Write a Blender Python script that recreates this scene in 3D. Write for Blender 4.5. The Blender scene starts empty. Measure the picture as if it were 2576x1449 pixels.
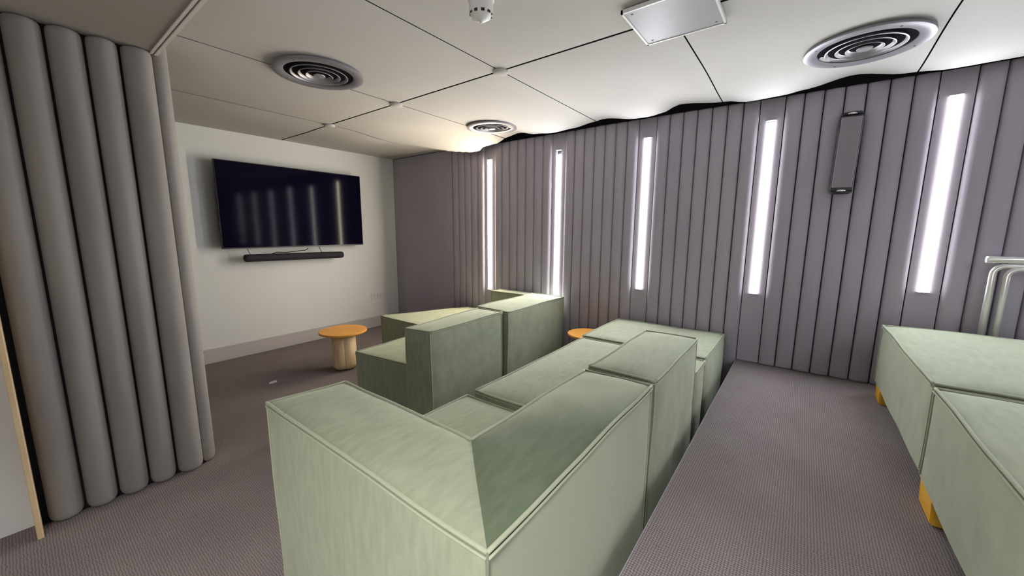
import bpy, bmesh, math, random
from mathutils import Vector, Matrix, noise
random.seed(7)
D = bpy.data; SC = bpy.context.scene; COL = SC.collection
PI = math.pi

# ------------------------------------------------------------------ camera
YAW, PITCH, ROLL, FPX = math.radians(52.806), math.radians(8.747), math.radians(.306), 956.6
cy, sy, cp, sp = math.cos(YAW), math.sin(YAW), math.cos(PITCH), math.sin(PITCH)
F = Vector((sy*cp, cy*cp, -sp)); R0 = Vector((cy, -sy, 0)); U0 = R0.cross(F)
cr, sr = math.cos(ROLL), math.sin(ROLL)
RR = R0*cr + U0*sr; UU = U0*cr - R0*sr
cd = D.cameras.new('camera'); cam = D.objects.new('camera', cd); COL.objects.link(cam)
cd.sensor_width = 36; cd.sensor_fit = 'HORIZONTAL'; cd.lens = FPX/2576*36; cd.clip_start = .02
M = Matrix((RR, UU, -F)).transposed().to_4x4(); M.translation = Vector((0, 0, 1.48))
cam.matrix_world = M; SC.camera = cam

# ------------------------------------------------------------------ light and exposure
w = D.worlds.new('world'); SC.world = w; w.use_nodes = True
w.node_tree.nodes['Background'].inputs[0].default_value = (.02, .02, .024, 1)
w.node_tree.nodes['Background'].inputs[1].default_value = 1.0
def area(name, loc, size, power, col, rot=(0, 0, 0)):
    l = D.lights.new(name, 'AREA'); l.shape = 'RECTANGLE'; l.size, l.size_y = size; l.energy = power; l.color = col
    o = D.objects.new(name, l); o.location = loc; o.rotation_euler = rot; COL.objects.link(o); return o
LAMP_STRENGTH = 62.0
area('ceiling_light_rear', (1.4, -2.2, 2.44), (1.6, 1.0), 24, (.88, .93, 1))
area('fill_light_left_low', (-1.88, -1.3, .95), (1.1, 1.2), 26, (.96, .97, 1), (0, -PI/2, 0))  # unseen fill added to brighten the near sofa's left side; the wall has no opening
area('fill_light_left_high', (-.75, 0, 2.39), (.45, .45), 60, (1, .97, .92)).data.spread = 2.0  # unseen overhead fill added to lift the near arm top, narrowed off the far row
SC.view_settings.view_transform = 'Standard'; SC.view_settings.look = 'None'
SC.view_settings.exposure = 0.06; SC.view_settings.gamma = 1.0
SC.view_settings.use_curve_mapping = False

# ------------------------------------------------------------------ materials
def mat(name, col, rough=.8, metal=0, sheen=0, emit=None, coat=0, spec=.5):
    m = D.materials.new(name); m.use_nodes = True
    b = m.node_tree.nodes['Principled BSDF']
    b.inputs['Base Color'].default_value = (*col, 1); b.inputs['Roughness'].default_value = rough
    b.inputs['Metallic'].default_value = metal; b.inputs['Specular IOR Level'].default_value = spec
    if sheen:
        b.inputs['Sheen Weight'].default_value = sheen; b.inputs['Sheen Roughness'].default_value = .45
        b.inputs['Sheen Tint'].default_value = (.85, .9, .75, 1)
    if coat: b.inputs['Coat Weight'].default_value = coat
    if emit:
        b.inputs['Emission Color'].default_value = (*emit[0], 1); b.inputs['Emission Strength'].default_value = emit[1]
    return m
def nodes(m): return m.node_tree.nodes, m.node_tree.links, m.node_tree.nodes['Principled BSDF']
def vary(m, c1, c2, scale, stretch=(1, 1, 1), detail=4, bump=0, bscale=None, lo=.35, hi=.65, bdist=.002):
    N, L, b = nodes(m)
    tc = N.new('ShaderNodeTexCoord'); mp = N.new('ShaderNodeMapping'); mp.inputs['Scale'].default_value = stretch
    L.new(tc.outputs['Object'], mp.inputs[0])
    nz = N.new('ShaderNodeTexNoise'); nz.inputs['Scale'].default_value = scale; nz.inputs['Detail'].default_value = detail
    L.new(mp.outputs[0], nz.inputs['Vector'])
    r = N.new('ShaderNodeValToRGB'); r.color_ramp.elements[0].position = lo; r.color_ramp.elements[1].position = hi
    r.color_ramp.elements[0].color = (*c1, 1); r.color_ramp.elements[1].color = (*c2, 1)
    L.new(nz.outputs[0], r.inputs[0]); L.new(r.outputs[0], b.inputs['Base Color'])
    if bump:
        n2 = N.new('ShaderNodeTexNoise'); n2.inputs['Scale'].default_value = bscale or scale; n2.inputs['Detail'].default_value = 3
        L.new(tc.outputs['Object'], n2.inputs['Vector'])
        bp = N.new('ShaderNodeBump'); bp.inputs['Strength'].default_value = bump; bp.inputs['Distance'].default_value = bdist
        L.new(n2.outputs[0], bp.inputs['Height']); L.new(bp.outputs[0], b.inputs['Normal'])
    return m
def mixcol(a, b, t): return tuple(a[i]*(1-t)+b[i]*t for i in range(3))

VEL = (.315, .345, .248)
def velvet(name, base, amt=.12):
    m = mat(name, base, .9, sheen=.35, spec=.2)
    return vary(m, mixcol(base, (.08, .11, .06), amt*1.4), mixcol(base, (.6, .62, .48), amt), 8.0, (1.6, 5.0, 1.2), 9, bump=.5, bscale=200, lo=.28, hi=.74, bdist=.0012)
M_VEL = velvet('green_velvet', VEL)
M_VEL_DARK = velvet('green_velvet_dark_top', mixcol(VEL, (.06, .09, .05), .88), .08)
def dark_top_gradient(m):
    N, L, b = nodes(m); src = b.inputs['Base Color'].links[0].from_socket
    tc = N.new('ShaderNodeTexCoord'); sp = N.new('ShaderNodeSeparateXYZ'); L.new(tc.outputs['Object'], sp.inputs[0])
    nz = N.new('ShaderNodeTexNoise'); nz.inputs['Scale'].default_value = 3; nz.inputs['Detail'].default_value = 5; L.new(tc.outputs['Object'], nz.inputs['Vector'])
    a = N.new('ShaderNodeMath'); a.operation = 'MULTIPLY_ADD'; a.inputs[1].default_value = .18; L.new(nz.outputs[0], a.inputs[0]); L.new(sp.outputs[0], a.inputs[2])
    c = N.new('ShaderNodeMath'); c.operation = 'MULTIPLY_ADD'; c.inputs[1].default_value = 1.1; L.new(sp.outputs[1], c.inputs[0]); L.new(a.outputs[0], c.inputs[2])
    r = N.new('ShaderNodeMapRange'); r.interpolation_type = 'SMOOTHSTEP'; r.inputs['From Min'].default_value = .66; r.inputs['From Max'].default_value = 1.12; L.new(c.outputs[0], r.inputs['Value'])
    # the darker green stays on the cushion top and fades away from the corner
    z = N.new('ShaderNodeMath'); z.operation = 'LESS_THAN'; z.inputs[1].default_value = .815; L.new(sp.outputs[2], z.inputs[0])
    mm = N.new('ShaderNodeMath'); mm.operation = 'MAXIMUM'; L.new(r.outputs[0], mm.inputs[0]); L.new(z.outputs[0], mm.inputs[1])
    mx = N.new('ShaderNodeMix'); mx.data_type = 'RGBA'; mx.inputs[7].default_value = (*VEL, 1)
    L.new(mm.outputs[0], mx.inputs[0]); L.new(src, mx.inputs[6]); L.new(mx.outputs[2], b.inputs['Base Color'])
dark_top_gradient(M_VEL_DARK)
M_PIPE = mat('velvet_piping', mixcol(VEL, (.5, .52, .4), .25), .85, sheen=.3, spec=.2)
M_PAD = vary(mat('grey_wall_felt', (.3, .28, .30), .95, spec=.15, sheen=.1), (.375, .340, .402), (.405, .372, .425), 2, (1, 1, .4), 3, bump=.4, bscale=320, bdist=.001)
M_PAD2 = vary(mat('warm_grey_tube_felt', (.2, .185, .17), .95, spec=.15, sheen=.1), (.245, .226, .218), (.31, .287, .273), 2.2, (3, 3, .5), 4, bump=.5, bscale=320, bdist=.001)
M_VOID = mat('dark_void', (.02, .018, .022), 1, spec=0)
M_WALL = vary(mat('white_paint', (.56, .55, .52), .7, spec=.3), (.73, .74, .735), (.76, .77, .765), 1.2, bump=.1, bscale=60, bdist=.001)
M_BASE = mat('baseboard_paint', (.52, .49, .49), .5)
M_CEIL = vary(mat('ceiling_tile_white', (.50, .48, .45), .85, spec=.2), (.485, .470, .448), (.515, .502, .482), 1.4, bump=.1, bscale=200, bdist=.0006)
M_SOFF = vary(mat('soffit_paint_shaded', (.40, .375, .335), .8, spec=.2), (.28, .262, .235), (.30, .28, .255), 1.5)  # ceiling paint darkened, the soffit's shade is put into the colour
M_TRIM = mat('soffit_bead_white', (.62, .58, .54), .5)
M_WHITE = mat('white_plastic', (.72, .72, .71), .4)
M_PLATE = mat('access_plate_grey', (.30, .305, .315), .45)
M_SCREW = mat('screw_steel', (.12, .12, .12), .4, metal=.8)
M_VENT = mat('vent_metal', (.25, .24, .265), .5, metal=.4)
M_RING = mat('vent_ring_metal', (.34, .33, .35), .42, metal=.4)
M_BLACK = mat('black_plastic', (.012, .011, .016), .35)
M_SCREEN = mat('screen_glass', (.004, .003, .013), .08, spec=.04)
M_CLOTH = vary(mat('black_speaker_cloth', (.014, .012, .02), .8), (.012, .01, .018), (.022, .02, .03), 120)
M_CHROME = mat('chrome', (.75, .74, .78), .15, metal=1)
M_SPK = mat('speaker_grille', (.25, .22, .26), .7)
M_RAIL = mat('polished_rail_metal', (.72, .70, .69), .25, metal=.55)
M_ORANGE = vary(mat('orange_tabletop', (.72, .33, .045), .45), (.66, .29, .035), (.77, .37, .055), 2.5)
M_YELLOW = vary(mat('yellow_painted_leg', (.78, .42, .03), .5), (.72, .37, .02), (.84, .47, .04), 9)
M_OAK = mat('edge_oak', (.58, .42, .24), .5)
def wood(name, c1, c2):
    m = mat(name, c1, .55); return vary(m, c1, c2, 7, (6, 6, .8), 6, bump=.15, bscale=30)
M_WOOD = wood('pale_birch', (.60, .43, .22), (.72, .55, .32))
wood_edge = wood('oak_strip', (.60, .44, .25), (.68, .52, .32))
def paper(): return mat('paper', (.7, .66, .66), .8)
def carpet():
    m = mat('loop_pile_carpet', (.14, .12, .12), 1, spec=.05)
    N, L, b = nodes(m)
    tc = N.new('ShaderNodeTexCoord')
    sep = N.new('ShaderNodeSeparateXYZ'); L.new(tc.outputs['Object'], sep.inputs[0])
    nz = N.new('ShaderNodeTexNoise'); nz.inputs['Scale'].default_value = 45; nz.inputs['Detail'].default_value = 2
    L.new(tc.outputs['Object'], nz.inputs['Vector'])
    def rib(out, freq, amp):
        a = N.new('ShaderNodeMath'); a.operation = 'MULTIPLY'; a.inputs[1].default_value = freq; L.new(out, a.inputs[0])
        n = N.new('ShaderNodeMath'); n.operation = 'MULTIPLY'; n.inputs[1].default_value = amp; L.new(nz.outputs[0], n.inputs[0])
        s = N.new('ShaderNodeMath'); s.operation = 'ADD'; L.new(a.outputs[0], s.inputs[0]); L.new(n.outputs[0], s.inputs[1])
        k = N.new('ShaderNodeMath'); k.operation = 'SINE'; L.new(s.outputs[0], k.inputs[0]); return k
    r1 = rib(sep.outputs[1], 680, 4); r2 = rib(sep.outputs[0], 640, 8)
    mu = N.new('ShaderNodeMath'); mu.operation = 'MULTIPLY_ADD'; mu.inputs[1].default_value = .20; mu.inputs[2].default_value = .5
    L.new(r1.outputs[0], mu.inputs[0])
    m2 = N.new('ShaderNodeMath'); m2.operation = 'MULTIPLY_ADD'; m2.inputs[1].default_value = .20
    L.new(r2.outputs[0], m2.inputs[0]); L.new(mu.outputs[0], m2.inputs[2])
    r = N.new('ShaderNodeValToRGB')
    r.color_ramp.elements[0].color = (.085, .072, .074, 1); r.color_ramp.elements[1].color = (.36, .315, .315, 1)
    L.new(m2.outputs[0], r.inputs[0])
    n3 = N.new('ShaderNodeTexNoise'); n3.inputs['Scale'].default_value = 3.5; n3.inputs['Detail'].default_value = 6
    L.new(tc.outputs['Object'], n3.inputs['Vector'])
    r3 = N.new('ShaderNodeValToRGB'); r3.color_ramp.elements[0].color = (.93, .90, .90, 1); r3.color_ramp.elements[1].color = (1, 1, .98, 1)
    r3.color_ramp.elements[0].position = .35; r3.color_ramp.elements[1].position = .65
    L.new(n3.outputs[0], r3.inputs[0])
    mx = N.new('ShaderNodeMix'); mx.data_type = 'RGBA'; mx.blend_type = 'MULTIPLY'; mx.inputs[0].default_value = 1
    L.new(r.outputs[0], mx.inputs[6]); L.new(r3.outputs[0], mx.inputs[7]); L.new(mx.outputs[2], b.inputs['Base Color'])
    bp = N.new('ShaderNodeBump'); bp.inputs['Strength'].default_value = .6; bp.inputs['Distance'].default_value = .002
    L.new(m2.outputs[0], bp.inputs['Height']); L.new(bp.outputs[0], b.inputs['Normal'])
    return m
M_CARPET = carpet()
M_SIDE = mat('translucent_side_lens', (.8, .8, .8), .5, emit=((1, .99, .98), 9.0))
def lampmat(name, col, k): return mat(name, (.8, .8, .8), .5, emit=(col, LAMP_STRENGTH*k))

# ------------------------------------------------------------------ helpers
def mesh_obj(name, bm, material, parent=None, smooth=False, kind=None, label=None, material2=None):
    me = D.meshes.new(name); bmesh.ops.recalc_face_normals(bm, faces=bm.faces); bm.to_mesh(me); bm.free()
    if smooth:
        for p in me.polygons: p.use_smooth = True
    me.materials.append(material)
    if isinstance(material2, bpy.types.Material): me.materials.append(material2)
    o = D.objects.new(name, me); COL.objects.link(o)
    if parent:
        o.parent = parent; o.location = -parent.location if False else (0, 0, 0)
    if kind: o['kind'] = kind
    if label: o['label'] = label
    return o
def struct(name, bm, material, **k): return mesh_obj(name, bm, material, kind='structure', **k)
def tag(o, label, cat, group=None):
    o['label'] = label; o['category'] = cat
    if group: o['group'] = group
    return o
def thing(name, label, cat, loc=(0, 0, 0), rz=0, group=None):
    o = D.objects.new(name, None); o.empty_display_size = .05; COL.objects.link(o); o.location = loc; o.rotation_euler = (0, 0, rz)
    return tag(o, label, cat, group)
def BM(): return bmesh.new()
def box(bm, a, b):
    x0, y0, z0 = a; x1, y1, z1 = b
    v = [bm.verts.new(p) for p in ((x0,y0,z0),(x1,y0,z0),(x1,y1,z0),(x0,y1,z0),(x0,y0,z1),(x1,y0,z1),(x1,y1,z1),(x0,y1,z1))]
    for f in ((0,3,2,1),(4,5,6,7),(0,1,5,4),(1,2,6,5),(2,3,7,6),(3,0,4,7)): bm.faces.new([v[i] for i in f])
    return bm
def bbox(a, b, bev=.004, seg=2):
    bm = box(BM(), a, b); bmesh.ops.bevel(bm, geom=bm.edges[:], offset=bev, segments=seg, affect='EDGES', profile=.5); return bm
def tube(bm, pts, r, seg=10, closed=False, caps=True):
    pts = [Vector(p) for p in pts]; n = len(pts); rings = []
    prev = None
    for i, p in enumerate(pts):
        if closed: t = (pts[(i+1) % n]-pts[i-1]).normalized()
        else: t = (pts[min(i+1, n-1)]-pts[max(i-1, 0)]).normalized()
        up = Vector((0, 0, 1)) if abs(t.z) < .95 else Vector((1, 0, 0))
        if prev is None: a = t.cross(up).normalized()
        else:
            a = (prev - t*prev.dot(t))
            a = a.normalized() if a.length > 1e-5 else t.cross(up).normalized()
        prev = a; b = t.cross(a)
        rings.append([bm.verts.new(p+a*r*math.cos(2*PI*k/seg)+b*r*math.sin(2*PI*k/seg)) for k in range(seg)])
    for i in range(n if closed else n-1):
        A, B = rings[i], rings[(i+1) % n]
        for k in range(seg): bm.faces.new((A[k], A[(k+1) % seg], B[(k+1) % seg], B[k]))
    if caps and not closed: bm.faces.new(rings[0][::-1]); bm.faces.new(rings[-1])
    return bm
def lathe(bm, prof, seg=40, c=(0, 0, 0)):
    rings = []
    for r, z in prof:
        rings.append([bm.verts.new((c[0]+r*math.cos(2*PI*k/seg), c[1]+r*math.sin(2*PI*k/seg), c[2]+z)) for k in range(seg)] if r > 1e-6 else [bm.verts.new((c[0], c[1], c[2]+z))])
    for A, B in zip(rings, rings[1:]):
        for k in range(seg):
            k2 = (k+1) % seg
            if len(A) == 1 and len(B) == 1: continue
            if len(A) == 1: bm.faces.new((A[0], B[k2], B[k]))
            elif len(B) == 1: bm.faces.new((A[k], A[k2], B[0]))
            else: bm.faces.new((A[k], A[k2], B[k2], B[k]))
    return bm
def lerp(a, b, t): return a+(b-a)*t
def sstep(a, b, x):
    t = max(0, min(1, (x-a)/(b-a))); return t*t*(3-2*t)

# ------------------------------------------------------------------ the room
PLAT = .38; CEIL = 2.52; XW = 3.705; YT = 5.078; PY = 2.93
b = BM(); box(b, (-3.2, .366, -.12), (XW+.15, YT+.15, 0)); struct('floor', b, M_CARPET)
b = BM(); box(b, (-3.2, -4.0, -.12), (XW, .366, PLAT)); plat = struct('floor', b, M_CARPET); plat.name = 'floor_raised'
b = bbox((.9, .365, PLAT-.006), (XW-.02, .3685, PLAT+.001), .0008, 1); struct('trim_1', b, mat('step_edge_strip', (.32, .30, .36), .4))
b = BM(); box(b, (.60, YT, 0), (XW+.15, YT+.15, 2.75)); wf = struct('wall_front', b, M_WALL)
b = bbox((.66, YT-.014, 0), (XW, YT, .163), .003, 1); struct('baseboard_front', b, M_BASE)
b = BM(); box(b, (-3.35, -4.15, -.12), (XW+.15, -4.0, 2.75)); struct('wall_back', b, M_WALL)
b = BM(); box(b, (-2.1, -4.0, -.12), (-1.95, PY+.1, 2.75)); struct('wall_left', b, M_WALL)
b = BM(); box(b, (-1.95, PY, 0), (-.08, PY+.1, 2.41)); struct('wall_partition_white', b, M_WALL)
b = bbox((-.083, PY-.16, 0), (-.062, PY+.02, 2.41), .004, 2); struct('trim_2', b, wood_edge)
b = BM(); box(b, (-.062, PY-.03, 0), (.60, YT+.1, 2.41))
wp = struct('wall_partition', b, M_VOID)
b = BM(); box(b, (XW, -4.0, 0), (XW+.15, YT, 2.75)); wr = struct('wall_right', b, M_VOID)

# padded upright tubes along the right wall, with flat boards that carry the slot lights
def tube_profile(y0, y1, z0, z1, xf, depth, end=.012):
    """half round pad lying against x = xf, bulging to xf-depth"""
    bm = BM(); n = 10; wv = (y1-y0); g = .0022
    rows = []
    for (z, s) in ((z0, .9), (z0+end, 1), (z1-end*1.6, 1), (z1-end*.5, .93), (z1, .75)):
        row = []
        for k in range(n+1):
            a = PI*k/n; c = math.cos(a); s2 = math.sin(a)
            yy = (y0+y1)/2 - (wv/2-g)*(abs(c)**.9)*(1 if c > 0 else -1)
            row.append(bm.verts.new((xf-depth*s*(s2**.5), yy, z)))
        rows.append(row)
    for A, B in zip(rows, rows[1:]):
        for k in range(n): bm.faces.new((A[k], A[k+1], B[k+1], B[k]))
    bm.faces.new(rows[0]); bm.faces.new(rows[-1][::-1])
    return bm
LAMPS = [(-.675, 1.075), (.285, .964), (1.235, .907), (2.174, .70), (3.15, .715)]
BW = .162; TD = .038
def zfloor(y): return PLAT+.004 if y < .366 else .004
def ztop(y): return 2.478 + .018*sstep(-.8, 1.6, y)
def pad(y0, y1): mesh_obj('padded_tube', tube_profile(y0, y1, zfloor((y0+y1)/2), ztop(y0), XW-.004, TD), M_PAD, wr, smooth=True)
centres = [c for c, _ in LAMPS]
for k in range(7): pad(-4.0+k*.3275, -4.0+(k+1)*.3275-.0) if k < 7 else None
ex = [-1.63]
allc = ex[::-1]+centres
for i, c in enumerate(allc):
    nxt = allc[i+1]-BW/2 if i+1 < len(allc) else 3.80
    y0 = c+BW/2; n = 7 if i+1 < len(allc) else 5
    for k in range(n): pad(lerp(y0, nxt, k/n), lerp(y0, nxt, (k+1)/n))
b = bbox((XW-.03, 3.805, .004), (XW, YT-.001, 2.515), .003, 1); mesh_obj('flat_panel', b, M_PAD, wr)
ZL1 = 2.325
lens_cols = {0: (.92, .95, 1), 1: (.92, .95, 1), 2: (.94, .95, 1), 3: (.97, .96, .97), 4: (1, .85, .64)}
grp = 'slot lights along the padded wall'
LAB = ['widest and nearest recessed slot light, just left of the white handrail',
       'recessed slot light between the wall speaker and the green corner sofa',
       'recessed slot light above the green square ottoman in the middle row',
       'recessed slot light with its foot hidden behind the far sofa backrest',
       'farthest recessed slot light, nearest the television wall']
for i, c in enumerate(allc):
    z0 = zfloor(c); z1 = ztop(c); hw = .031
    j = i-1
    if j >= 0: zb = LAMPS[j][1]
    else: zb = 1.10
    bm = BM(); f = XW-.016
    box(bm, (f, c-BW/2+.003, z0), (XW, c-hw, z1)); box(bm, (f, c+hw, z0), (XW, c+BW/2-.003, z1))
    box(bm, (f, c-hw, z0), (XW, c+hw, zb)); box(bm, (f, c-hw, ZL1), (XW, c+hw, z1))
    mesh_obj('light_board', bm, M_PAD, wr)
    if j < 0:
        t = thing('wall_light', 'slot light beyond the right edge of the photo, past the handrail', 'light', (XW, c, zb))
    else:
        t = thing('wall_light', LAB[j], 'light', (XW, c, zb), 0, grp)
    lm = lampmat('lens_glow_%d' % i, lens_cols.get(j, (.92, .95, 1)), {4: 2.5, 3: 1.35}.get(j, 1))
    top = ZL1-.004-(.045 if j == 3 else .012 if j in (1, 4) else 0)
    b = BM(); box(b, (-.027, -hw+.005, .003), (-.020, hw-.005, top-zb)); mesh_obj('diffuser', b, lm, t)
    b = BM(); box(b, (-.0265, -hw+.003, .002), (-.004, -hw+.005, top-zb+.001)); box(b, (-.0265, hw-.005, .002), (-.004, hw-.003, top-zb+.001)); box(b, (-.0265, -hw+.005, .001), (-.004, hw-.005, .003)); mesh_obj('side_lens', b, M_SIDE, t)
    b = BM(); fr = .003
    for (a0, a1) in (((-.017, -hw, 0), (-.001, -hw+fr-.001, ZL1-zb)), ((-.017, hw-fr+.001, 0), (-.001, hw, ZL1-zb)), ((-.032, -hw, ZL1-zb-fr), (-.001, hw, ZL1-zb)), ((-.032, -hw, 0), (-.001, hw, fr))): box(b, a0, a1)
    mesh_obj('frame', b, M_WHITE, t)

# left partition: big padded tubes facing the camera
def big_tube(cx, cyy, r, z0, z1, ry=None):
    bm = BM(); ry = ry or r; n = 28; rows = []
    for (z, s) in ((z0, .86), (z0+.012, .95), (z0+.03, 1), (z1-.03, 1), (z1-.008, .97), (z1, .9)):
        rows.append([bm.verts.new((cx+r*s*math.cos(2*PI*k/n), cyy+ry*s*math.sin(2*PI*k/n), z)) for k in range(n)])
    for A, B in zip(rows, rows[1:]):
        for k in range(n): bm.faces.new((A[k], A[(k+1) % n], B[(k+1) % n], B[k]))
    bm.faces.new(rows[0][::-1]); bm.faces.new(rows[-1]); return bm
for s0, s1 in ((-.045, .086), (.086, .211), (.211, .338), (.338, .460), (.460, .592)):
    mesh_obj('padded_tube', big_tube((s0+s1)/2, PY-.005, (s1-s0)/2-.0015, .006, 2.405, .085), M_PAD2, wp, smooth=True)
mesh_obj('end_tube', big_tube(.612, PY+.035, .052, .006, 2.50, .075), M_PAD2, wp, smooth=True)
b = BM(); box(b, (.585, PY+.06, 2.38), (.60, YT, 2.75)); mesh_obj('upstand', b, M_SOFF, wp)

# ceilings
b = BM(); box(b, (-3.35, -4.15, 2.62), (XW+.15, YT+.15, 2.78)); ce = struct('ceiling', b, M_VOID)
b = BM(); box(b, (-3.2, -4.0, 2.41), (.60, YT, 2.60)); so = struct('ceiling_soffit', b, M_SOFF)
b = BM(); box(b, (.578, -4.0, 2.404), (.590, PY+.01, 2.411)); box(b, (.597, -4.0, 2.402), (.612, PY+.01, 2.44)); mesh_obj('edge_bead', b, M_TRIM, so)
edge = [(-4, 2.47), (-2.9, 2.45), (-2.0, 2.49), (-1.5, 2.45), (-1.2, 2.50), (-.9, 2.46), (-.62, 2.457), (-.435, 2.475), (-.166, 2.523), (.094, 2.482), (.214, 2.468), (.43, 2.464), (.606, 2.496), (.945, 2.536),
        (1.09, 2.49), (1.2, 2.478), (1.306, 2.482), (1.632, 2.53), (1.72, 2.52), (1.946, 2.493), (2.188, 2.481), (2.40, 2.50), (2.638, 2.544), (2.789, 2.522), (2.965, 2.47), (3.2, 2.455), (3.6, 2.452), (4.0, 2.47), (4.5, 2.505), (5.1, 2.52)]
def edge_z(y):
    for (a, za), (c, zc) in zip(edge, edge[1:]):
        if a <= y <= c: return lerp(za, zc, sstep(a, c, y))
    return 2.5
def ceil_z(x, y):
    z = CEIL + sstep(2.75, 3.55, x)**1.3*(edge_z(y)-CEIL)
    # the roll that dies out before the far corner
    if y > 3.2 and x > 2.0:
        # distance past the crease line
        s = (x-2.25)*.62+(y-4.6)*.78
        dip = math.exp(-((s+.17)/.24)**2)*sstep(1.95, 2.7, x)
        z = lerp(z, CEIL, sstep(-.12, .06, s)) - .038*dip
    return z
GX = [.612, 2.112, 3.585]
GY = [-4.0, -2.65, -1.56, -.472, .618, 1.709, 2.835, 3.94, YT]
def ceil_panel(x0, x1, y0, y1, gx0, gx1, gy0, gy1):
    bm = BM(); nx, ny = 22, 20; th = .016
    a0, a1, c0, c1 = x0+gx0, x1-gx1, y0+gy0, y1-gy1
    g = []
    for i in range(nx+1):
        row = []
        for j in range(ny+1):
            x = lerp(a0, a1, i/nx); y = lerp(c0, c1, j/ny)
            u = abs(2*i/nx-1); v = abs(2*j/ny-1)
            sag = .009*(1-u**3)*(1-v**3)
            row.append((bm.verts.new((x, y, ceil_z(x, y)-sag)), bm.verts.new((x, y, ceil_z(x, y)+th))))
        g.append(row)
    for i in range(nx):
        for j in range(ny):
            for k in (0, 1): bm.faces.new((g[i][j][k], g[i+1][j][k], g[i+1][j+1][k], g[i][j+1][k]))
    sd = []
    for i in range(nx):
        sd.append(bm.faces.new((g[i][0][0], g[i+1][0][0], g[i+1][0][1], g[i][0][1]))); sd.append(bm.faces.new((g[i][ny][0], g[i+1][ny][0], g[i+1][ny][1], g[i][ny][1])))
    for j in range(ny):
        sd.append(bm.faces.new((g[0][j][0], g[0][j+1][0], g[0][j+1][1], g[0][j][1]))); sd.append(bm.faces.new((g[nx][j][0], g[nx][j+1][0], g[nx][j+1][1], g[nx][j][1])))
    for f in sd: f.material_index = 1
    return bm
for i in range(2):
    for j in range(len(GY)-1):
        x1 = GX[i+1]
        if i == 1 and j == len(GY)-2: x1 = XW-.031
        mesh_obj('ceiling_panel', ceil_panel(GX[i], x1, GY[j], GY[j+1], (.0085 if i else .001), (.0085 if i == 0 else 0), .004 if j else 0, .004 if j < len(GY)-2 else .001), M_CEIL, ce, smooth=False, material2=M_VOID)
for o in ce.children:
    for p in o.data.polygons:
        p.use_smooth = abs(p.normal.z) > .7 or p.use_smooth
    o.data.set_sharp_from_angle(angle=math.radians(40))
b = BM()
for (bx, by) in ((2.112, 1.709), (2.112, 2.835), (2.112, 3.94)):
    mesh_obj('round_button', lathe(BM(), [(.002, .0), (.048, .0), (.052, -.006), (.05, -.016), (.036, -.022), (0, -.024)], 28, (bx, by, CEIL+.002)), M_CEIL, ce, smooth=True)
b.free()

# ------------------------------------------------------------------ upholstery
def wob(p, k=.004):
    q = Vector(p)*2.3; return Vector((noise.noise(q)*k, noise.noise(q+Vector((7, 3, 1)))*k, noise.noise(q+Vector((1, 9, 4)))*k))
def block(quad, z0, z1, top=.014, side=.010, wk=.006, wr_=.0034, seed=0.0):
    """soft upholstered block over a four-sided plan: faces puff between sewn edges"""
    bm = BM(); q = [Vector((x, y, 0)) for x, y in quad]; cen = sum(q, Vector())/4
    def P(u, v, z): return q[0]*(1-u)*(1-v)+q[1]*u*(1-v)+q[2]*u*v+q[3]*(1-u)*v+Vector((0, 0, z))
    def cuts(L, step=.06):
        e = [0, .007, .018, .038]; n = max(3, int((L-.08)/step)); m = [.07+(L-.14)*i/n for i in range(n+1)]
        return [x/L for x in e+m+[L-x for x in e[::-1]]]
    def face(fn, nrm, la, lb, puff, edge_dip=.0035):
        ca, cb = cuts(la), cuts(lb); g = []
        for a in ca:
            row = []
            for c in cb:
                p = fn(a, c)
                da = min(a, 1-a)*la; db = min(c, 1-c)*lb; d = min(da, db)
                s = (1-math.exp(-da/.055))*(1-math.exp(-db/.055))
                on = 1 if d > 1e-6 else 0
                pk = math.exp(-d/.05)*on      # puckers run in from the seams
                t = (a*la if db < da else c*lb)
                wrk = noise.noise(Vector((p.x*9+seed, p.y*9, p.z*6)))*wr_*2*s + noise.noise(Vector((p.x*22, p.y*22+seed, p.z*14)))*wr_*.8*s
                p = p + wob(p+Vector((seed, 0, 0)), wk) + nrm*(puff*s + wrk - edge_dip*on*math.exp(-d/.012) + pk*.0026*noise.noise(Vector((t*42, seed, 3))))
                row.append(bm.verts.new(p))
            g.append(row)
        for i in range(len(ca)-1):
            for j in range(len(cb)-1): bm.faces.new((g[i][j], g[i+1][j], g[i+1][j+1], g[i][j+1]))
    LA = (q[1]-q[0]).length; LB = (q[3]-q[0]).length
    face(lambda a, c: P(a, c, z1), Vector((0, 0, 1)), LA, LB, top)
    face(lambda a, c: P(a, c, z0), Vector((0, 0, -1)), LA, LB, 0)
    for k in range(4):
        A, B = q[k], q[(k+1) % 4]; d = (B-A); n = Vector((d.y, -d.x, 0)).normalized()
        if n.dot((A+B)/2-cen) < 0: n = -n
        face(lambda a, c, A=A, B=B: A.lerp(B, a)+Vector((0, 0, lerp(z0, z1, c))), n, LB if k % 2 else LA, z1-z0, side)
    bmesh.ops.remove_doubles(bm, verts=bm.verts, dist=.0006)
    return bm
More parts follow.
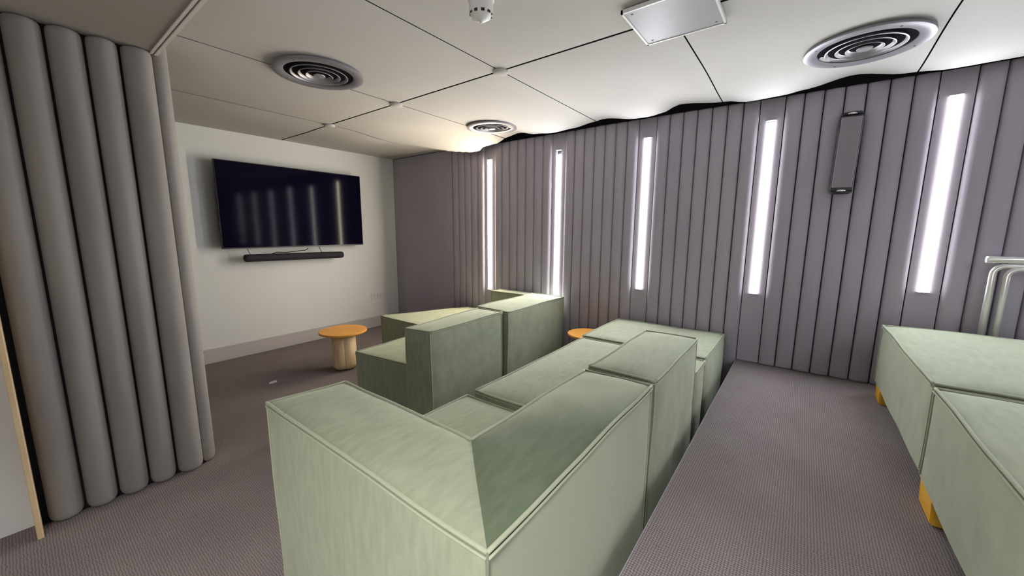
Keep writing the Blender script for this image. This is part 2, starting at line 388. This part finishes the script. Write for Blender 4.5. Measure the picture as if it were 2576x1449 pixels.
def piping(quad, z1, z0=None, r=.0055, wk=.006, seed=0.0, skip=(), vert=(0, 1, 2, 3), double=True):
    bm = BM(); q = [Vector((x, y, z1)) for x, y in quad]; cen = sum(q, Vector())/4
    for k in range(4):
        if k in skip: continue
        A, B = q[k], q[(k+1) % 4]; pts = []
        n = int(max(6, (B-A).length/.03))
        for i in range(n+1):
            p = A.lerp(B, i/n); pts.append(p+wob(p+Vector((seed, 0, 0)), wk)+Vector((0, 0, .0015)))
        tube(bm, pts, r, 7)
        if double:
            d = (B-A); nn = Vector((d.y, -d.x, 0)).normalized()
            if nn.dot((A+B)/2-cen) < 0: nn = -nn
            tube(bm, [p+nn*.004+Vector((0, 0, -.013)) for p in pts], r*.7, 6)
    if z0 is not None:
        for k in vert:
            p0 = q[k]; pts = []
            for i in range(13):
                p = Vector((p0.x, p0.y, lerp(z1, z0, i/12))); pts.append(p+wob(p+Vector((seed, 0, 0)), wk))
            tube(bm, pts, r*.75, 6)
    return bm
def rect(x0, x1, y0, y1): return [(x0, y0), (x1, y0), (x1, y1), (x0, y1)]
def cushion(name, parent, quad, z0, z1, seed, m=None, pm=None, top=.019, side=.014, skip=(), vert=(0, 1, 2, 3), label=None, wk=.009):
    loc = parent.location
    quad = [(x-loc.x, y-loc.y) for x, y in quad]; z0 -= loc.z; z1 -= loc.z
    o = mesh_obj(name, block(quad, z0, z1, top, side, seed=seed, wk=wk), m or M_VEL, parent, smooth=False, label=label)
    for p in o.data.polygons: p.use_smooth = True
    o.data.set_sharp_from_angle(angle=math.radians(50))
    mesh_obj('piping', piping(quad, z1, z0+.01, seed=seed, skip=skip, vert=vert, wk=wk), pm or M_PIPE, o, smooth=True)
    return o

# middle row: corner sofa, armless sofa with a backrest, square ottoman
t = thing('corner_sofa', 'large green velvet corner sofa section with mitred L-shaped arm, nearest the camera', 'sofa', (.515, .451, 0))
cushion('arm', t, [(.515, .451), (.803, .762), (.803, 1.50), (.517, 1.537)], .02, .83, 3.1, skip=(0,), vert=(0, 2, 3), side=.012)
cushion('backrest', t, [(.515, .451), (1.577, .451), (1.577, .757), (.803, .762)], .02, .83, 3.1, m=M_VEL_DARK, skip=(3,), vert=(0, 1, 2), side=.008, label='back cushion with darker green top')
cushion('seat', t, rect(.812, 1.442, .772, 1.40), .02, .565, 9.2, top=.02)
t = thing('armless_sofa', 'green velvet armless sofa section with backrest, beside the corner section in the middle row', 'sofa', (1.63, .451, 0))
cushion('backrest', t, rect(1.632, 2.465, .455, .765), .02, .828, 5.7, top=.022)
cushion('seat', t, rect(1.472, 2.765, .792, 1.365), .02, .60, 12.4, top=.02)
cushion('rear_base', t, rect(2.485, 2.775, .455, .775), .02, .598, 15.4, top=.01)
t = thing('ottoman', 'square green velvet ottoman against the padded wall in the middle row', 'ottoman', (3.2, .92, 0))
cushion('cushion', t, rect(2.832, 3.62, .46, 1.395), .02, .60, 21.0, top=.016)
# far row by the television
t = thing('armless_sofa', 'green velvet armless sofa beside the orange round table, back to the camera', 'sofa', (2.15, 2.5, 0))
cushion('backrest', t, [(1.742, 2.05), (2.575, 2.062), (2.575, 2.345), (1.70, 2.27)], .02, .755, 31.0, top=.010)
cushion('seat', t, [(1.74, 2.29), (2.57, 2.36), (2.57, 2.94), (1.655, 2.895)], .02, .46, 34.0, top=.012)
t = thing('corner_sofa', 'green velvet corner sofa in the far row, its side arm along the padded wall', 'sofa', (3.1, 2.5, 0))
cushion('backrest', t, [(2.612, 2.025), (3.60, 2.025), (3.585, 2.41), (2.62, 2.40)], .02, .755, 37.0, top=.010)
cushion('arm', t, rect(3.455, 3.62, 2.43, 2.94), .02, .745, 38.0, top=.006)
cushion('seat', t, rect(2.625, 3.44, 2.425, 2.935), .02, .46, 39.0, top=.012)
t = thing('ottoman', 'green velvet ottoman in front of the television wall, half hidden by the far sofa', 'ottoman', (3.05, 3.45, 0))
cushion('cushion', t, [(2.565, 2.98), (3.60, 2.98), (3.60, 3.45), (2.57, 3.89)], .02, .46, 41.0, top=.012)
# raised platform: two large ottomans on yellow legs
def yleg(parent, x0, x1, y0, y1, z0, z1):
    bm = BM(); l = parent.location; s = .004
    lo = [(x0+s*.2, y0+s), (x1-s*1.6, y0+s), (x1-s*1.6, y1-s), (x0+s*.2, y1-s)]; hi = [(x0, y0), (x1, y0), (x1, y1), (x0, y1)]
    V = [bm.verts.new((x-l.x, y-l.y, z0-l.z)) for x, y in lo]+[bm.verts.new((x-l.x, y-l.y, z1-l.z)) for x, y in hi]
    for f in ((0,3,2,1),(4,5,6,7),(0,1,5,4),(1,2,6,5),(2,3,7,6),(3,0,4,7)): bm.faces.new([V[i] for i in f])
    bmesh.ops.bevel(bm, geom=bm.edges[:], offset=.006, segments=2, affect='EDGES')
    mesh_obj('leg', bm, M_YELLOW, parent)
t = thing('ottoman', 'green velvet ottoman on the raised platform, in the corner by the white handrail', 'ottoman', (2.83, -1.0, PLAT))
cushion('cushion', t, rect(2.222, 3.46, -1.62, -.48), .478, .865, 51.0, top=.02, side=.007)
for a in ((3.26, 3.43, -.64, -.483), (3.28, 3.43, -1.6, -1.45), (2.24, 2.38, -1.6, -1.45)): yleg(t, *a, PLAT, .49)
t = thing('ottoman', 'green velvet ottoman on the raised platform, nearest the bottom right corner', 'ottoman', (1.6, -1.0, PLAT))
cushion('cushion', t, rect(.95, 2.166, -1.62, -.475), .478, .865, 57.0, top=.02, side=.007)
for a in ((1.985, 2.17, -.64, -.480), (1.99, 2.15, -1.6, -1.45), (.98, 1.13, -1.6, -1.45), (.98, 1.13, -.64, -.480)): yleg(t, *a, PLAT, .49)

# ------------------------------------------------------------------ round side tables
def side_table(loc, H, r, lr, rz, label):
    t = thing('side_table', label, 'table', (*loc, 0), rz, 'orange topped side tables')
    th = .022
    b = lathe(BM(), [(0, H-th), (r-.006, H-th), (r, H-th+.004), (r, H-.004), (r-.004, H), (0, H)], 56)
    o = mesh_obj('table_top', b, M_ORANGE, t); o.data.set_sharp_from_angle(angle=math.radians(30))
    for p in o.data.polygons: p.use_smooth = True
    for k in range(4):
        a = PI/4+k*PI/2; b = BM(); n = 24; rows = []
        for z, s in [(0, .10), (.003, .32), (.010, .55), (.024, .77), (.044, .92), (.066, .985), (.09, 1.0), (H-th, .93)]:
            off = lr*(.52 if z < .08 else .46)
            rows.append([b.verts.new((off*math.cos(a)+lr*s*math.cos(2*PI*i/n), off*math.sin(a)+lr*s*math.sin(2*PI*i/n), z)) for i in range(n)])
        for A, B in zip(rows, rows[1:]):
            for i in range(n): b.faces.new((A[i], A[(i+1) % n], B[(i+1) % n], B[i]))
        b.faces.new(rows[0][::-1]); b.faces.new(rows[-1])
        mesh_obj('leg', b, M_WOOD, t, smooth=True)
    return t
side_table((2.035, 3.785), .42, .235, .092, math.radians(62), 'round orange side table on pale lobed wooden legs in front of the television wall')
side_table((3.36, 1.615), .47, .19, .075, math.radians(50), 'round orange side table mostly hidden behind the middle row, close to the padded wall')

# ------------------------------------------------------------------ television and soundbar
ty = 4.93
t = thing('television', 'large flat black television mounted on the white wall', 'television', (2.2, 4.95, 1.25))
def tvb(name, a, b_, m, bev=.003): return mesh_obj(name, bbox(tuple(a[i]-t.location[i] for i in range(3)), tuple(b_[i]-t.location[i] for i in range(3)), bev), m, t)
tvb('housing', (1.378, ty+.004, 1.256), (3.026, ty+.035, 2.19), M_BLACK)
tvb('screen', (1.386, ty, 1.268), (3.018, ty+.006, 2.183), M_SCREEN, .001)
tvb('wall_bracket', (1.95, ty+.035, 1.5), (2.45, YT-.003, 1.95), M_BLACK)
t = thing('soundbar', 'long black rounded soundbar hanging under the television', 'speaker', (2.14, ty, 1.14))
sp_ = [(-.575, 0, .012), (-.56, 0, .012), (.56, 0, -.004), (.575, 0, -.004)]
b = BM(); rows = []; n = 20
for (x, s) in ((-.575, .6), (-.570, .82), (-.56, .94), (-.54, 1), (.54, 1), (.56, .94), (.570, .82), (.575, .6)):
    rows.append([b.verts.new((x, .045*s*math.cos(2*PI*k/n), -x*.012+.043*s*math.sin(2*PI*k/n))) for k in range(n)])
for A, B in zip(rows, rows[1:]):
    for k in range(n): b.faces.new((A[k], A[(k+1) % n], B[(k+1) % n], B[k]))
b.faces.new(rows[0]); b.faces.new(rows[-1][::-1]); mesh_obj('body', b, M_CLOTH, t, smooth=True)
for x in (-.5, .3): mesh_obj('hanging_bracket', tube(BM(), [(x-.03, .02, .112), (x-.015, .015, .07), (x, .012, .035)], .004, 6), M_BLACK, t)
mesh_obj('wall_shelf_bracket', box(BM(), (-.25, .04, -.02), (.25, YT-ty-.003, .0)), M_BLACK, t)
mesh_obj('cable', tube(BM(), [(-.28, .03, .045), (-.22, .03, .060), (-.12, .03, .052), (-.02, .03, .062), (.1, .03, .07), (.14, .03, .09)], .005, 6), M_BLACK, t)

# sockets
M_PIN = mat('pin_hole_grey', (.12, .12, .13), .6)
def socket(x0, x1, z0, z1, n, label):
    t = thing('wall_socket', label, 'socket', ((x0+x1)/2, YT, (z0+z1)/2))
    W2, H2 = (x1-x0)/2, (z1-z0)/2
    mesh_obj('plate', bbox((-W2, -.010, -H2), (W2, 0, H2), .003), M_WHITE, t)
    for k in range(n):
        b = BM()
        cx = (-W2+.045 + k*(2*W2-.09)/max(1, n-1)) if n > 1 else 0
        for dx, dz, ww, hh in ((0, .012, .004, .009), (-.011, -.008, .007, .003), (.011, -.008, .007, .003)):
            box(b, (cx+dx-ww/2, -.0115, dz-hh/2), (cx+dx+ww/2, -.0095, dz+hh/2))
        o = mesh_obj('pin_holes', b, M_PIN, t)
    mesh_obj('switch', bbox((-.006, -.014, H2-.026), (.006, -.009, H2-.008), .001, 1), M_WALL, t)
socket(3.192, 3.282, .432, .522, 1, 'left small single socket low on the white television wall')
socket(3.302, 3.452, .428, .518, 2, 'right wider double socket low on the white television wall')

# ------------------------------------------------------------------ ceiling fittings
def vent(x, y, label, s=1.0):
    cz = ceil_z(x, y)-.022
    t = thing('ceiling_vent', label, 'vent', (x, y, cz), 0, 'round ceiling diffusers')
    # tilt to follow the tile
    e = .2; nx = (ceil_z(x+e, y)-ceil_z(x-e, y))/(2*e); ny = (ceil_z(x, y+e)-ceil_z(x, y-e))/(2*e)
    t.rotation_euler = (math.atan(ny), -math.atan(nx), 0)
    r = .275*s
    def L(name, prof, m):
        o = mesh_obj(name, lathe(BM(), prof, 56), m, t, smooth=True); o.data.set_sharp_from_angle(angle=math.radians(35)); return o
    L('flange', [(r-.012, .022), (r-.010, .006), (r, .004), (r, -.006), (r-.012, -.011), (r*.81, -.010), (r*.765, -.003), (r*.76, .006)], M_VENT)
    L('throat', [(r*.765, .003), (r*.70, .005), (r*.40, .005), (0, .005)], M_VOID)
    for k, (ra, rb) in enumerate(((.635, .585), (.465, .41), (.30, .245))):
        L('cone_ring', [(r*rb, .001), (r*ra*.99, -.007-.002*k), (r*ra*1.01, -.009-.002*k), (r*ra*.98, -.011-.002*k), (r*(rb+.02), -.003)], M_RING)
    L('centre_disc', [(0, .001), (r*.08, -.001), (r*.13, -.010), (r*.12, -.016), (r*.06, -.018), (0, -.018)], M_RING)
    for k in range(4):
        a = k*PI/2+.5
        mesh_obj('screw', lathe(BM(), [(0, -.0125), (.005, -.0125), (.006, -.009)], 10, (r*.89*math.cos(a), r*.89*math.sin(a), 0)), M_SCREW, t)
vent(1.39, 2.68, 'dark metal round ceiling vent on the left, above the television side')
vent(3.13, 2.64, 'smallest looking round ceiling vent, above the farthest slot light', .94)
vent(3.02, -.17, 'large bright round ceiling vent at the upper right, above the wall speaker')

t = thing('smoke_detector', 'white smoke detector on the ceiling near the top edge, beside the access plate', 'detector', (1.395, 1.24, CEIL-.009)); t.scale = (1.1, 1.1, 1.28)
mesh_obj('base', lathe(BM(), [(0, 0), (.052, 0), (.054, -.004), (.054, -.022), (.050, -.026), (.046, -.028)], 36), M_WHITE, t, smooth=True)
mesh_obj('body', lathe(BM(), [(.048, -.026), (.049, -.034), (.047, -.062), (.040, -.074), (.022, -.084), (.007, -.088), (.006, -.093), (0, -.095)], 36), M_WHITE, t, smooth=True)
for k in range(10):
    a = 2*PI*k/10+.25
    b = BM(); box(b, (-.007, -.0015, -.005), (.007, .0015, .005)); bmesh.ops.rotate(b, verts=b.verts, matrix=Matrix.Rotation(a+PI/2, 3, 'Z')); bmesh.ops.translate(b, verts=b.verts, vec=(.0445*math.cos(a), .0445*math.sin(a), -.067))
    mesh_obj('sensing_slot', b, M_BLACK, t)
zp = CEIL-.016
t = thing('access_plate', 'square grey white ceiling plate with screws covering a tile junction, top edge of the photo', 'panel', (2.083, .598, zp))
mesh_obj('plate', bbox((-.193, -.193, -.008), (.195, .195, .004), .004), M_PLATE, t)
mesh_obj('spacer', box(BM(), (-.17, -.175, .004), (.175, .175, .020)), M_VOID, t)
b = BM()
for (a0, a1) in (((-.194, -.194, -.011), (-.184, .196, .006)), ((.186, -.194, -.011), (.196, .196, .006)), ((-.194, -.194, -.011), (.196, -.184, .006)), ((-.194, .186, -.011), (.196, .196, .006))): box(b, a0, a1)
mesh_obj('rim', b, M_WHITE, t)
for sx in (-1, 1):
    for sy_ in (-1, 1): mesh_obj('screw', lathe(BM(), [(0, -.011), (.005, -.010), (.006, -.007)], 12, (sx*.155, sy_*.155, 0)), M_SCREW, t)

# ------------------------------------------------------------------ speaker and handrail on the padded wall
t = thing('wall_speaker', 'narrow grey column speaker with chrome end caps on the padded wall', 'speaker', (3.655, -.183, 2.02))
t.rotation_euler = (math.radians(1.0), 0, 0)
mesh_obj('case', bbox((-.050, -.064, -.262), (.0, .064, .252), .010, 3), M_BLACK, t)
mesh_obj('grille', bbox((-.055, -.055, -.235), (-.045, .055, .238), .004), M_SPK, t)
for s in (-1, 1):
    b = lathe(BM(), [(0, -.006), (.05, -.006), (.062, -.002), (.062, .008), (.045, .014), (0, .016)], 28)
    for v in b.verts: v.co.x *= .5; v.co.z *= s; v.co.x -= .026; v.co.z += s*.258 - (.006 if s < 0 else 0)
    mesh_obj('end_cap', b, M_BLACK, t, smooth=True)
    b = lathe(BM(), [(0, -.004), (.02, -.003), (.026, 0), (.02, .005), (0, .007)], 24)
    for v in b.verts: v.co.x = v.co.x*.5-.052; v.co.z = v.co.z*1.6+s*.258
    mesh_obj('chrome_clip', b, M_CHROME, t, smooth=True)
t = thing('handrail', 'white tubular metal handrail at the right edge, in front of the padded wall', 'rail', (3.58, -.95, PLAT))
zr = 1.316-PLAT
mesh_obj('top_rail', tube(BM(), [(0, .055, zr), (0, .045, zr), (0, -.9, zr)], .021, 14), M_RAIL, t, smooth=True)
def post(y, dx, ztop_, yend):
    pts = [(dx, y-.0, 0)]
    for i in range(7): a = i/6*PI/2; pts.append((dx, y-.05*(1-math.cos(a)), ztop_-.05+.05*math.sin(a)))
    pts.append((dx, yend, ztop_)); return pts
mesh_obj('post', tube(BM(), post(.018, 0, zr-.036, -.9), .016, 12), M_RAIL, t, smooth=True)
mesh_obj('post', tube(BM(), post(-.035, -.01, zr-.05, -.9), .016, 12), M_RAIL, t, smooth=True)

# small scrap on the carpet
b = BM(); V = [b.verts.new(p) for p in ((-.035, -.02, .002), (.03, -.028, .004), (.04, .02, .010), (-.02, .026, .003))]; b.faces.new(V)
r_ = bmesh.ops.extrude_face_region(b, geom=b.faces[:]); bmesh.ops.translate(b, verts=[v for v in r_['geom'] if isinstance(v, bmesh.types.BMVert)], vec=(0, 0, .0015))
o = mesh_obj('paper_scrap', b, paper()); o.location = (1.39, 3.96, 0); tag(o, 'small pale scrap of paper on the carpet left of the round table', 'paper')

for o in list(COL.objects):
    if o.parent is None and o.type == 'EMPTY': pass
